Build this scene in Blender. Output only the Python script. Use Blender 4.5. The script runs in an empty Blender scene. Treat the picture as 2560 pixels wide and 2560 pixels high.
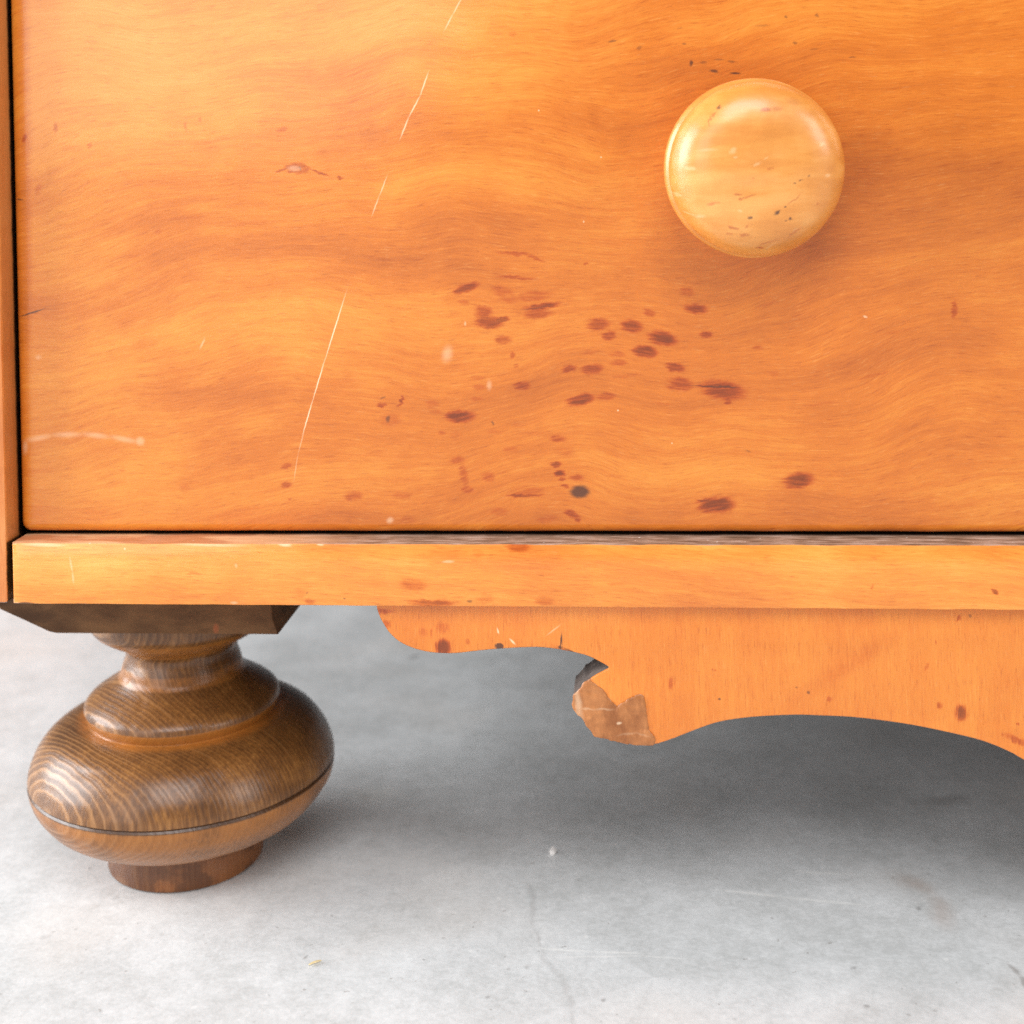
import bpy, bmesh, math, random
from mathutils import Vector, Matrix, noise as mnoise

random.seed(7)
S = bpy.context.scene
COL = S.collection

# ------------------------------------------------------------------ camera
F_PX, CX, CY = 3400.0, 1280.0, 430.0          # focal length / principal point, in 2560-px photo units
YAW, ROLL = math.radians(5.2), math.radians(1.3)
DIST = 0.374
FWD = Vector((-math.sin(YAW), math.cos(YAW), 0))
RT0 = Vector((math.cos(YAW), math.sin(YAW), 0))
UP0 = Vector((0, 0, 1))
RT = math.cos(ROLL) * RT0 - math.sin(ROLL) * UP0
UP = math.cos(ROLL) * UP0 + math.sin(ROLL) * RT0


def ray(px, py):
    return (RT * ((px - CX) / F_PX) + UP * ((CY - py) / F_PX) + FWD)


# floor level: the foot's contact circle, 60 mm behind the rail's face
FOOT_Y = 0.060
_d = ray(470, 2136)
_t = (FOOT_Y + DIST) / _d.y
H_CAM = -(_d * _t).z
CAM = Vector((0, -DIST, H_CAM))


def at(px, py, Y=0.0):
    """point of the plane y = Y seen at that pixel of the photograph"""
    d = ray(px, py)
    return CAM + d * ((Y - CAM.y) / d.y)


def at_floor(px, py):
    d = ray(px, py)
    return CAM + d * (-CAM.z / d.z)


cam_d = bpy.data.cameras.new("camera")
cam = bpy.data.objects.new("camera", cam_d)
COL.objects.link(cam)
M3 = Matrix((RT, UP, -FWD)).transposed()
cam.matrix_world = Matrix.Translation(CAM) @ M3.to_4x4()
cam_d.sensor_width = 36.0
cam_d.lens = 36.0 * F_PX / 2560.0
cam_d.shift_x = 0.0
cam_d.shift_y = -(1280.0 - CY) / 2560.0
cam_d.clip_start = 0.01
cam_d.clip_end = 100
cam_d.dof.use_dof = True
cam_d.dof.focus_distance = DIST + 0.004
cam_d.dof.aperture_fstop = 10.0
S.camera = cam

# ------------------------------------------------------------------ light
w = bpy.data.worlds.new("World")
S.world = w
w.use_nodes = True
bg = w.node_tree.nodes["Background"]
bg.inputs[0].default_value = (0.93, 0.96, 1.0, 1)
bg.inputs[1].default_value = 0.15


def area(name, loc, target, sx, sy, power, color=(1, 1, 1)):
    l = bpy.data.lights.new(name, 'AREA')
    l.shape = 'RECTANGLE'
    l.size, l.size_y = sx, sy
    l.energy = power
    l.color = color
    o = bpy.data.objects.new(name, l)
    COL.objects.link(o)
    o.location = loc
    o.rotation_euler = (Vector(target) - Vector(loc)).to_track_quat('-Z', 'Y').to_euler()
    return o


area("window_light_left", (-2.0, -0.15, 0.80), (0, 0.10, 0.05), 1.7, 1.3, 84, (0.95, 0.98, 1.0))
area("window_light_front", (-1.85, -3.2, 1.12), (-0.1, 0, 0.15), 1.7, 2.2, 36, (0.985, 0.99, 1.0))
area("window_light_right", (2.0, -1.0, 1.1), (0, 0, 0.2), 0.8, 1.2, 20, (1.0, 0.98, 0.96))
area("ceiling_light", (0.1, -1.8, 2.05), (0, -0.1, 0.1), 1.6, 1.2, 47, (0.985, 0.99, 1.0))

S.view_settings.view_transform = 'Standard'
S.view_settings.look = 'None'
S.view_settings.exposure = 0.0
S.view_settings.gamma = 1.0
S.cycles.use_denoising = False          # the photograph has fine sensor grain of its own


# ------------------------------------------------------------------ node helpers
def lin(r, g, b):
    f = lambda c: (c / 255 / 12.92) if c / 255 <= 0.04045 else ((c / 255 + 0.055) / 1.055) ** 2.4
    return (f(r), f(g), f(b), 1.0)


class NT:
    def __init__(self, name):
        m = bpy.data.materials.new(name)
        m.use_nodes = True
        self.m, self.t = m, m.node_tree
        self.bsdf = self.t.nodes["Principled BSDF"]

    def n(self, typ, **kw):
        nd = self.t.nodes.new(typ)
        for k, v in kw.items():
            setattr(nd, k, v)
        return nd

    def put(self, sock, val):
        if isinstance(val, bpy.types.NodeSocket):
            self.t.links.new(val, sock)
        else:
            sock.default_value = val

    def math(self, op, a, b=0.0, c=0.0, clamp=False):
        nd = self.n('ShaderNodeMath', operation=op)
        nd.use_clamp = clamp
        self.put(nd.inputs[0], a)
        self.put(nd.inputs[1], b)
        self.put(nd.inputs[2], c)
        return nd.outputs[0]

    def vmath(self, op, a, b=(0, 0, 0)):
        nd = self.n('ShaderNodeVectorMath', operation=op)
        self.put(nd.inputs[0], a)
        if op != 'LENGTH':
            self.put(nd.inputs[1], b)
        return nd.outputs['Value'] if op in ('LENGTH', 'DOT_PRODUCT') else nd.outputs[0]

    def obj(self):
        return self.n('ShaderNodeTexCoord').outputs['Object']

    def sep(self, v):
        s = self.n('ShaderNodeSeparateXYZ')
        self.put(s.inputs[0], v)
        return s.outputs

    def comb(self, x, y, z):
        s = self.n('ShaderNodeCombineXYZ')
        for i, v in enumerate((x, y, z)):
            self.put(s.inputs[i], v)
        return s.outputs[0]

    def noise(self, vec, scale=1.0, detail=2.0, rough=0.5, dist=0.0):
        nd = self.n('ShaderNodeTexNoise')
        self.put(nd.inputs['Vector'], vec)
        nd.inputs['Scale'].default_value = scale
        nd.inputs['Detail'].default_value = detail
        nd.inputs['Roughness'].default_value = rough
        nd.inputs['Distortion'].default_value = dist
        return nd.outputs[0]

    def rng(self, v, a, b, c=0.0, d=1.0, smooth=True):
        nd = self.n('ShaderNodeMapRange')
        if smooth:
            nd.interpolation_type = 'SMOOTHSTEP'
        self.put(nd.inputs[0], v)
        for i, x in enumerate((a, b, c, d)):
            self.put(nd.inputs[1 + i], x)
        return nd.outputs[0]

    def mix(self, fac, a, b, mode='MIX'):
        nd = self.n('ShaderNodeMix', data_type='RGBA', blend_type=mode)
        self.put(nd.inputs[0], fac)
        self.put(nd.inputs[6], a)
        self.put(nd.inputs[7], b)
        return nd.outputs[2]

    def ramp(self, fac, stops):
        nd = self.n('ShaderNodeValToRGB')
        e = nd.color_ramp.elements
        while len(e) < len(stops):
            e.new(0.5)
        for el, (p, c) in zip(e, stops):
            el.position, el.color = p, c
        self.put(nd.inputs[0], fac)
        return nd.outputs[0]

    def bump(self, h, strength, dist=0.001, normal=None):
        nd = self.n('ShaderNodeBump')
        nd.inputs['Strength'].default_value = strength
        nd.inputs['Distance'].default_value = dist
        self.put(nd.inputs['Height'], h)
        if normal is not None:
            self.put(nd.inputs['Normal'], normal)
        return nd.outputs[0]

    def spots(self, vec, lst, base=None):
        """union of soft ellipses. entry: (cx, cz, rx, rz, angle_deg, strength[, softness]) in metres"""
        acc = base
        for e in lst:
            cx, cz, rx, rz, ang, st = e[:6]
            soft = e[6] if len(e) > 6 else 0.62
            mp = self.n('ShaderNodeMapping', vector_type='TEXTURE')
            if acc is None:
                self.put(mp.inputs[0], vec)
            else:                       # chained, so the shader needs little stack
                ch = self.n('ShaderNodeVectorMath', operation='MULTIPLY_ADD')
                self.put(ch.inputs[0], acc)
                ch.inputs[1].default_value = (1e-9, 1e-9, 1e-9)
                self.put(ch.inputs[2], vec)
                self.put(mp.inputs[0], ch.outputs[0])
            mp.inputs[1].default_value = (cx, cz, 0)
            mp.inputs[2].default_value = (0, 0, math.radians(ang))
            mp.inputs[3].default_value = (rx, rz, 1)
            ln = self.vmath('LENGTH', mp.outputs[0])
            v = self.rng(ln, 1.0 + soft * 0.5, 1.0 - soft, 0.0, st)
            acc = v if acc is None else self.math('MAXIMUM', acc, v)
        return acc


def px_spots(lst, Y):
    """photo-pixel ellipses -> metric ellipses on the plane y = Y"""
    out = []
    for e in lst:
        p = at(e[0], e[1], Y)
        k = (Y + DIST) / F_PX
        out.append((p.x, p.z, e[2] * k, e[3] * k, (e[4] if len(e) > 4 else 0) - 1.3) + tuple(e[5:]))
    return out


def px_line(pts, width, st, Y, soft=0.8):
    """thin stroke along a polyline, as elongated ellipses"""
    out = []
    for (x0, y0), (x1, y1) in zip(pts, pts[1:]):
        L = math.hypot(x1 - x0, y1 - y0)
        ang = math.degrees(math.atan2(-(y1 - y0), x1 - x0))
        out.append(((x0 + x1) / 2, (y0 + y1) / 2, L * 0.56, width, ang, st, soft))
    return px_spots(out, Y)


# ------------------------------------------------------------------ materials
def pine(name, stains=(), blacks=(), lights=(), shades=(), vertical=False, light=(223, 139, 48), mid=(205, 112, 30),
         dark=(170, 83, 20), wave=1.0, con=0.8, tilt=0.07, rough=0.36, coat=0.8, pales=(), seed=0.0, edge=None):
    t = NT(name)
    o = t.obj()
    x, y, z = t.sep(o)
    p2 = t.comb(x, z, 0.0)
    if vertical:
        u, v = z, x
    else:
        u, v = x, z
    mm = 1000.0
    U = t.math('MULTIPLY', u, mm)
    V = t.math('MULTIPLY', v, mm)
    D = t.math('MULTIPLY', y, mm)
    # slow wander of the grain
    a = t.noise(t.comb(t.math('MULTIPLY', U, 0.0105), t.math('MULTIPLY', V, 0.0075), seed), 1.0, 1.0, 0.4)
    b = t.noise(t.comb(t.math('MULTIPLY', U, 0.026), t.math('MULTIPLY', V, 0.020), seed + 5.0), 1.0, 1.0, 0.4)
    c0 = t.noise(t.comb(t.math('MULTIPLY', U, 0.10), t.math('MULTIPLY', V, 0.06), seed + 15.0), 1.0, 1.0, 0.4)
    wv = t.math('ADD', t.math('MULTIPLY', t.math('SUBTRACT', a, 0.5), 40.0 * wave),
                t.math('MULTIPLY', t.math('SUBTRACT', b, 0.5), 11.0 * wave))
    wv = t.math('ADD', wv, t.math('MULTIPLY', t.math('SUBTRACT', c0, 0.5), 1.0 * wave))
    G = t.math('ADD', t.math('ADD', V, wv), t.math('MULTIPLY', D, 0.8))
    G = t.math('SUBTRACT', G, t.math('MULTIPLY', U, tilt))
    big = t.noise(t.comb(t.math('MULTIPLY', U, 0.008), t.math('MULTIPLY', G, 0.045), seed + 1), 1.0, 2.0, 0.5)
    band = t.noise(t.comb(t.math('MULTIPLY', U, 0.013), t.math('MULTIPLY', G, 0.15), seed + 2), 1.0, 4.0, 0.6)
    fine = t.noise(t.comb(t.math('MULTIPLY', U, 0.05), t.math('MULTIPLY', G, 0.75), seed + 3), 1.0, 4.0, 0.62)
    hair = t.noise(t.comb(t.math('MULTIPLY', U, 0.20), t.math('MULTIPLY', G, 3.2), seed + 4), 1.0, 3.0, 0.6)
    mott = t.noise(t.comb(t.math('MULTIPLY', U, 0.055), t.math('MULTIPLY', V, 0.055), seed + 9), 1.0, 3.0, 0.55)
    g = t.math('MULTIPLY', big, 0.34)
    g = t.math('ADD', g, t.math('MULTIPLY', band, 0.24))
    g = t.math('ADD', g, t.math('MULTIPLY', fine, 0.27))
    g = t.math('ADD', g, t.math('MULTIPLY', hair, 0.20))
    g = t.math('ADD', g, t.math('MULTIPLY', mott, 0.22))
    broad = t.noise(t.comb(t.math('MULTIPLY', U, 0.018), t.math('MULTIPLY', V, 0.024), seed + 19), 1.0, 2.0, 0.5)
    g = t.math('ADD', g, t.math('MULTIPLY', broad, 0.22))
    # centre about 0.745, then contrast
    g = t.math('ADD', t.math('MULTIPLY', t.math('SUBTRACT', g, 0.745), con), 0.70)
    # g ~ centred 0.63
    if shades:
        sh = t.spots(t.vmath('ADD', p2, t.comb(0.0, t.math('MULTIPLY', wv, 0.00025), 0.0)), shades)
        g = t.math('SUBTRACT', g, sh)
    if pales:
        g = t.math('ADD', g, t.spots(t.vmath('ADD', p2, t.comb(0.0, t.math('MULTIPLY', wv, 0.0004), 0.0)), pales))
    col = t.ramp(t.rng(g, 0.48, 0.94, 0, 1, smooth=False),
                 [(0.0, lin(*dark)), (0.42, lin(*mid)), (0.72, lin(*light)),
                  (1.0, lin(min(255, light[0] + 8), light[1] + 16, light[2] + 22))])
    # short dark pores following the grain
    flk = t.noise(t.comb(t.math('MULTIPLY', U, 0.22), t.math('MULTIPLY', G, 1.5), seed + 6), 1.0, 2.0, 0.5)
    flm = t.noise(t.comb(t.math('MULTIPLY', U, 0.03), t.math('MULTIPLY', G, 0.06), seed + 7), 1.0, 2.0, 0.5)
    fl = t.math('MULTIPLY', t.rng(flk, 0.64, 0.76), t.rng(flm, 0.45, 0.65))
    col = t.mix(t.math('MULTIPLY', fl, 0.42), col, lin(150, 74, 30))
    por = t.noise(t.comb(t.math('MULTIPLY', U, 0.22), t.math('MULTIPLY', G, 2.4), seed + 26), 1.0, 3.0, 0.65)
    col = t.mix(t.rng(por, 0.54, 0.72, 0.0, 0.42), col, t.mix(1.0, col, lin(186, 140, 110), 'MULTIPLY'))
    col = t.mix(t.rng(por, 0.44, 0.28, 0.0, 0.16), col, lin(250, 190, 110))
    pale = t.math('MULTIPLY', t.rng(flk, 0.34, 0.22), 0.10)
    col = t.mix(pale, col, lin(255, 205, 140))
    # marks: irregular rims, drawn out along the grain
    wob = t.noise(t.comb(t.math('MULTIPLY', U, 0.55), t.math('MULTIPLY', V, 0.8), 3.3), 1.0, 3.0, 0.6)
    wob2 = t.noise(t.comb(t.math('MULTIPLY', U, 0.16), t.math('MULTIPLY', G, 1.3), 8.1), 1.0, 3.0, 0.6)
    off = t.comb(t.math('MULTIPLY', t.math('SUBTRACT', wob2, 0.5), 0.0030),
                 t.math('MULTIPLY', t.math('SUBTRACT', wob, 0.5), 0.0016), 0.0)
    ps = t.vmath('ADD', p2, off)
    if stains:
        s = t.spots(ps, stains)
        s = t.math('MULTIPLY', s, t.rng(wob2, 0.32, 0.62, 0.66, 1.10), clamp=True)
        c1 = t.mix(1.0, col, lin(224, 178, 112), 'MULTIPLY')
        c2 = t.mix(1.0, col, lin(156, 122, 58), 'MULTIPLY')
        sc = t.mix(t.rng(s, 0.25, 0.9), c1, c2)
        col = t.mix(t.rng(s, 0.0, 0.5), col, sc)
    if blacks:
        k = t.spots(t.vmath('ADD', p2, t.vmath('MULTIPLY', off, (0.45, 0.45, 0))), blacks)
        col = t.mix(k, col, lin(84, 46, 28))
    if lights:
        k = t.spots(t.vmath('ADD', p2, t.vmath('MULTIPLY', off, (0.12, 0.2, 0))), lights)
        col = t.mix(k, col, lin(255, 224, 184))
    if edge is not None:
        col = edge(t, o, col)
    t.put(t.bsdf.inputs['Base Color'], col)
    rr = t.math('ADD', rough - 0.06, t.math('MULTIPLY', mott, 0.14))
    t.put(t.bsdf.inputs['Roughness'], rr)
    t.bsdf.inputs['Specular IOR Level'].default_value = 0.3
    t.bsdf.inputs['Coat Weight'].default_value = coat
    t.bsdf.inputs['Coat Roughness'].default_value = 0.16
    hh = t.math('ADD', t.math('MULTIPLY', fine, 0.6), t.math('MULTIPLY', hair, 0.5))
    hh = t.math('ADD', hh, t.math('MULTIPLY', fl, -0.5))
    nb = t.bump(hh, 0.12, 0.0004)
    nb = t.bump(mott, 0.16, 0.0016, nb)
    t.put(t.bsdf.inputs['Normal'], nb)
    return t.m


DY = 0.0078       # drawer face, behind the rail face
AY = 0.0042       # apron face

drawer_stains = [
    (1166, 720, 33, 11, 18, .65), (1160, 757, 16, 9, 0, .3), (1208, 780, 24, 17, 0, .5), (1222, 806, 36, 17, -5, .62),
    (1253, 800, 22, 7, 10, .7), (1290, 634, 50, 6, -4, .38), (1338, 645, 26, 5, -22, .36), (1290, 694, 52, 5, -4, .42),
    (1266, 737, 42, 18, -30, .32), (1332, 741, 55, 13, 5, .34), (1352, 766, 46, 8, 9, .7), (1344, 784, 38, 14, 5, .45),
    (1259, 850, 22, 11, 0, .45), (1282, 888, 8, 7, 0, .4), (1290, 915, 7, 4, 0, .35), (1495, 811, 31, 16, 5, .52),
    (1522, 839, 18, 13, 10, .55), (1580, 815, 27, 16, -8, .62), (1624, 782, 16, 9, -15, .4), (1657, 846, 36, 17, -12, .78),
    (1613, 879, 31, 15, -6, .72), (1717, 728, 20, 11, -15, .35), (1740, 772, 28, 13, -5, .6), (1765, 836, 18, 8, 0, .55),
    (1545, 886, 21, 8, 0, .3), (1547, 907, 23, 8, 0, .36), (1423, 922, 19, 9, 15, .55), (1481, 923, 28, 14, 8, .55),
    (1688, 919, 24, 12, -8, .62), (1700, 960, 34, 17, -5, .52), (1808, 976, 56, 24, -8, .62), (1800, 968, 50, 4, -2, .9),
    (1820, 1006, 9, 7, 0, .5), (1452, 1000, 35, 14, 14, .72), (1516, 991, 27, 10, 8, .42), (1305, 964, 21, 12, 0, .52),
    (1199, 968, 18, 10, 0, .28), (1193, 944, 20, 8, 0, .25), (1193, 997, 16, 6, 0, .3), (1150, 1041, 37, 15, 3, .74),
    (1295, 1062, 16, 7, 0, .2), (1394, 1097, 21, 9, 0, .45), (1413, 1130, 27, 15, 0, .26), (1278, 1124, 21, 11, 0, .26),
    (1390, 1161, 15, 8, 5, .62), (1400, 1184, 14, 9, 5, .72), (1406, 1198, 11, 4, 0, .5), (1413, 1215, 9, 6, 0, .5),
    (1440, 1194, 21, 9, 5, .45), (1222, 1192, 17, 14, 0, .34), (1146, 1151, 19, 11, 0, .3), (1160, 1188, 11, 32, 10, .34),
    (1170, 1224, 18, 10, 0, .38), (1315, 1229, 52, 17, 5, .32), (1311, 1238, 48, 4, 2, .62), (1431, 1285, 21, 9, -25, .5),
    (1444, 1300, 9, 6, 0, .5), (1249, 1279, 24, 12, 0, .3), (1369, 1296, 30, 12, 4, .24), (1792, 1262, 43, 21, 3, .82),
    (1782, 1254, 36, 5, -4, .9), (1996, 1201, 37, 20, 12, .76), (1998, 1199, 30, 5, 18, .9), (1896, 869, 12, 8, 0, .3), (1936, 934, 14, 9, 0, .2),
    (2386, 773, 8, 23, 0, .42), (1081, 1010, 19, 12, 0, .26), (1090, 1030, 17, 6, 0, .26), (1106, 1083, 9, 5, 0, .3),
    (1140, 1088, 19, 14, 0, .16), (955, 1012, 14, 6, 0, .5), (977, 1050, 28, 18, 0, .25), (1003, 1003, 5, 15, -25, .6),
    (883, 1239, 26, 12, 0, .42), (1004, 1239, 28, 10, 0, .3), (1019, 1301, 22, 12, 0, .22), (715, 1164, 18, 8, 0, .42),
    (717, 1212, 14, 9, 0, .42), (461, 1222, 14, 14, 0, .2), (723, 1247, 7, 3, 0, .4), (305, 1176, 9, 5, 0, .26),
    (139, 320, 6, 16, -4, .34), (62, 345, 8, 12, 0, .44), (463, 316, 4, 16, 0, .3), (500, 298, 4, 10, 0, .3),
    (225, 363, 6, 10, -20, .3), (183, 372, 26, 10, 0, .18), (96, 476, 8, 26, -20, .24), (706, 323, 15, 8, 10, .3),
    (396, 579, 9, 11, 0, .22), (850, 445, 7, 5, 0, .5), (1282, 85, 9, 9, 0, .24), (1464, 660, 8, 5, 10, .4),
    (800, 432, 26, 3, -20, .5), (1330, 1160, 120, 90, 0, .10, 1.0), (1250, 1240, 220, 50, 0, .12, 1.0), (1180, 960, 90, 60, 0, .08, 1.0),
    (1600, 860, 200, 60, -4, .07, 1.0), (1290, 770, 90, 60, 0, .10, 1.0), (1350, 1085, 60, 8, 2, .2), (1475, 880, 26, 6, 8, .22), (1565, 940, 40, 5, 6, .25),
    (1660, 1010, 26, 5, -4, .2), (1240, 1080, 24, 6, 0, .2), (940, 1130, 30, 6, 6, .2), (1540, 1190, 30, 6, 4, .16), (2050, 1010, 40, 5, 10, .2),
    (2180, 940, 46, 4, 14, .25), (2240, 830, 40, 4, 12, .2), (1920, 760, 34, 4, 16, .22), (460, 545, 70, 5, 4, .18), (330, 640, 60, 5, 6, .16), (620, 560, 90, 5, 3, .2), (706, 425, 22, 3, 12, .5),
]
knot = [(744, 421, 36, 16, -2, .42, .3)]
drawer_black = [
    (1450, 1229, 27, 17, 4, .93, .42), (1727, 158, 5, 8, 0, .85), (1785, 178, 12, 5, -10, .8), (1838, 183, 13, 3, 0, .85),
    (1829, 154, 11, 3, 0, .5), (1758, 156, 10, 4, 0, .45), (1799, 149, 13, 3, 0, .4), (2043, 38, 5, 6, 30, .45),
    (1965, 42, 4, 4, 0, .5), (1987, 107, 5, 4, 0, .5), (2036, 122, 11, 3, 5, .3), (1711, 109, 6, 3, 0, .5),
    (2130, 143, 9, 2, 0, .5), (1531, 103, 13, 3, 12, .55), (1598, 120, 8, 5, 20, .4), (970, 1047, 6, 10, -15, .7),
    (957, 994, 9, 3, 20, .5), (1232, 1058, 3, 7, 0, .6), (1700, 70, 9, 2, 0, .3), (1906, 64, 20, 3, 0, .3),
    (80, 782, 38, 2.6, 17, .9), (49, 499, 11, 3, 0, .7), (1870, 1128, 7, 3, -25, .4), (750, 420, 1.6, 8, 0, .6),
    (1337, 770, 40, 2, 8, .5), (1800, 967, 46, 2.4, -1, .6), (1748, 965, 40, 1.6, -3, .4),
]
Yd = DY
drawer_light = px_spots([
    (350, 1103, 13, 12, 0, .26, .6), (736, 421, 20, 8, 0, .22, .6), (1118, 885, 14, 22, -15, .27, .9), (1223, 963, 7, 13, 0, .25, .9),
    (975, 1301, 10, 8, 30, .35, .8), (96, 893, 9, 7, 0, .2, .9),
    (1545, 1026, 2.4, 2.4, 0, .6), (2163, 792, 6, 3, -20, .4), (1347, 276, 2.4, 2.4, 0, .5), (1503, 393, 2.4, 2.4, 0, .5),
    (1459, 554, 2.4, 3, 0, .4), (1163, 809, 3, 6, 0, .3), (1680, 1108, 2.4, 2.4, 0, .4),
], Yd)
drawer_light += px_line([(1155, -6), (1132, 36), (1112, 74)], 2.2, .42, Yd)
drawer_light += px_line([(1070, 183), (1050, 240), (1022, 292), (1001, 345)], 2.0, .62, Yd)
drawer_light += px_line([(967, 442), (948, 490), (930, 538)], 1.8, .45, Yd)
drawer_light += px_line([(862, 742), (812, 900), (782, 1000), (757, 1085)], 1.7, .85, Yd)
drawer_light += px_line([(760, 1080), (745, 1134), (735, 1200)], 1.4, .3, Yd)
drawer_light += px_line([(62, 1134), (64, 1102), (130, 1088), (205, 1085), (275, 1092), (345, 1104)], 8, .26, Yd, 1.0)
drawer_light += px_line([(512, 846), (500, 872)], 3, .3, Yd)

drawer_shades = px_spots([
    # darker drifts of the figure, and a painted shade strip along the stile
    (700, 625, 420, 38, 4, .09, 1.0), (470, 570, 260, 30, 0, .05, 1.0), (1250, 560, 300, 60, 6, .09, 1.0),
    (860, 690, 300, 40, 16, .06, 1.0), (1750, 180, 330, 100, 0, .12, 1.0), (1500, 300, 260, 60, 0, .08, 1.0),
    (2300, 520, 480, 190, 6, .12, 1.0), (2050, 640, 480, 110, 10, .12, 1.0), (1900, 1000, 800, 330, 4, .05, 1.0), (1700, 1120, 420, 70, 0, .07, 1.0),
    (1250, 1190, 260, 110, 0, .07, 1.0), (900, 1290, 1000, 34, 0, .08, 1.0), (2250, 900, 330, 50, 8, .10, 1.0),
    (1120, 690, 160, 60, 0, .05, 1.0), (1400, 960, 320, 40, 10, .06, 1.0), (650, 1010, 300, 40, -4, .05, 1.0),
    (2200, 1180, 400, 60, 4, .05, 1.0), (55, 500, 26, 900, 0, .10, .6),  # last entry paints in the sheen blocked by the stile
    # paler ones (negative)
], Yd)
# blacks
mat_drawer = pine("pine_drawer", px_spots([(e[0], e[1], e[2] * 1.14, e[3] * 1.12) + tuple(e[4:]) for e in drawer_stains] + knot, Yd), px_spots(drawer_black, Yd), drawer_light, drawer_shades,
                  pales=px_spots([(330, 160, 620, 380, 6, .13, 1.0), (950, 60, 420, 200, 8, .08, 1.0), (600, 820, 460, 110, 10, .07, 1.0),
                                  (420, 1180, 420, 120, 12, .06, 1.0), (180, 640, 260, 140, 0, .05, 1.0)], Yd), edge=None)

rail_stains = px_spots([
    (1035, 1462, 40, 18, 0, .36), (1081, 1508, 66, 11, 0, .55), (1213, 1496, 26, 17, 0, .26), (1362, 1502, 30, 14, 0, .32),
    (1297, 1368, 36, 15, 0, .42), (1195, 1384, 20, 12, 0, .22), (2488, 1479, 12, 5, -35, .7), (2181, 1468, 4, 9, 0, .3),
    (485, 1433, 25, 6, 0, .25), (775, 1504, 15, 9, 0, .36), (752, 1482, 17, 13, 0, .2), (1540, 1462, 24, 5, 0, .2)], 0.0)
rail_black = px_spots([(1175, 1503, 8, 4, 0, .6), (862, 1497, 4, 2, 0, .6), (768, 1482, 3, 3, 0, .5), (62, 1509, 26, 5, 3, .8),
                       (200, 1512, 18, 4, 0, .6), (1990, 1527, 9, 4, 0, .7)], 0.0)
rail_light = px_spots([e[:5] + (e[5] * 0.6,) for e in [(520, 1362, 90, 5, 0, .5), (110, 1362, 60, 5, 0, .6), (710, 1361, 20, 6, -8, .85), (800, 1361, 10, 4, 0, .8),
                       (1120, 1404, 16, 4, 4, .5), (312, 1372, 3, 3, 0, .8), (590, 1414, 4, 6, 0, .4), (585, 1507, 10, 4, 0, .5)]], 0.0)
rail_light += px_line([(174, 1393), (181, 1430), (184, 1458)], 3, .3, 0.0)
mat_rail = pine("pine_rail", rail_stains, rail_black, rail_light, px_spots([(2350, 1440, 1150, 160, 0, .14, 1.0)], 0.0),
                light=(241, 166, 76), mid=(231, 142, 54), dark=(206, 110, 38), wave=0.30, seed=21.0, con=1.0, tilt=-0.05)
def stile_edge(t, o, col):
    """shade painted in: brown on the reveal, black in drawer gap and rail joint"""
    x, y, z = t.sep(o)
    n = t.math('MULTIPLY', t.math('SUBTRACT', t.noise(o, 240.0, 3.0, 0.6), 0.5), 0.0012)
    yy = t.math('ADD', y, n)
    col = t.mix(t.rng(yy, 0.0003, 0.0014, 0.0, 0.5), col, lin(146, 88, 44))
    col = t.mix(t.rng(yy, 0.0072, 0.0088), col, lin(26, 16, 10))  # darkness of the drawer gap, painted in by depth
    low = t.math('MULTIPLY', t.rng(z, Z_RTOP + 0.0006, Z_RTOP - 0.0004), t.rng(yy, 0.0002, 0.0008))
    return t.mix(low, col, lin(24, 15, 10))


Z_RTOP = at(1280, 1360, 0).z
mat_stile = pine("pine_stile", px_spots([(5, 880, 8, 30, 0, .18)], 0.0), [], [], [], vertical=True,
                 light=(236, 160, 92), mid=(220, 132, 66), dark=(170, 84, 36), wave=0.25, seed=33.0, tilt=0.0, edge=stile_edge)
apron_stains = px_spots([
    (1109, 1618, 20, 24, 0, .92), (964, 1560, 16, 14, 0, .42), (1107, 1570, 20, 17, 0, .3), (1678, 1708, 10, 20, 0, .36),
    (1169, 1603, 9, 9, 0, .32), (1057, 1580, 13, 14, 0, .26), (1078, 1582, 5, 14, 0, .3), (2403, 1782, 17, 22, 0, .72),
    (2348, 1764, 9, 10, 0, .42), (2395, 1546, 5, 10, -30, .5), (2074, 1748, 9, 7, 0, .34), (1787, 1675, 7, 4, 0, .4),
    (2317, 1666, 4, 12, -12, .36), (2546, 1811, 6, 5, 0, .5), (2339, 1606, 5, 7, 0, .34), (2134, 1655, 200, 30, 34, .2, .9),
    (2540, 1700, 70, 40, 20, .14, .9), (2540, 1850, 40, 10, -25, .45), (1470, 1590, 50, 40, 0, .12, .9), (960, 1528, 30, 8, 0, .5, .8),
    (1700, 1560, 20, 60, 0, .14, .9), (1310, 1550, 90, 30, 0, .1, .9), (1440, 1640, 70, 7, -22, .35, .8)], AY)
apron_black = px_spots([(1248, 1616, 11, 9, 0, .95, .3), (1403, 1604, 2.6, 24, -6, .95), (1400, 1619, 6, 6, 0, 1.0),
                        (2020, 1731, 4, 4, 0, .7), (1991, 1719, 3, 3, 0, .5), (1798, 1748, 3, 3, 0, .8), (1425, 1627, 18, 3, -20, .7),
                        (2425, 1540, 3, 5, 0, .5)], AY)
apron_light = px_line([(1243, 1570), (1247, 1584)], 2, .7, AY) + px_line([(1275, 1598), (1288, 1611)], 3, .7, AY) \
    + px_line([(1368, 1588), (1400, 1562)], 2, .3, AY)
mat_apron = pine("pine_apron", apron_stains, apron_black, apron_light, [], vertical=True, light=(230, 143, 52), mid=(216, 121, 37),
                 dark=(188, 93, 26), wave=0.10, seed=47.0, rough=0.38, con=0.5, tilt=0.0)


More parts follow.
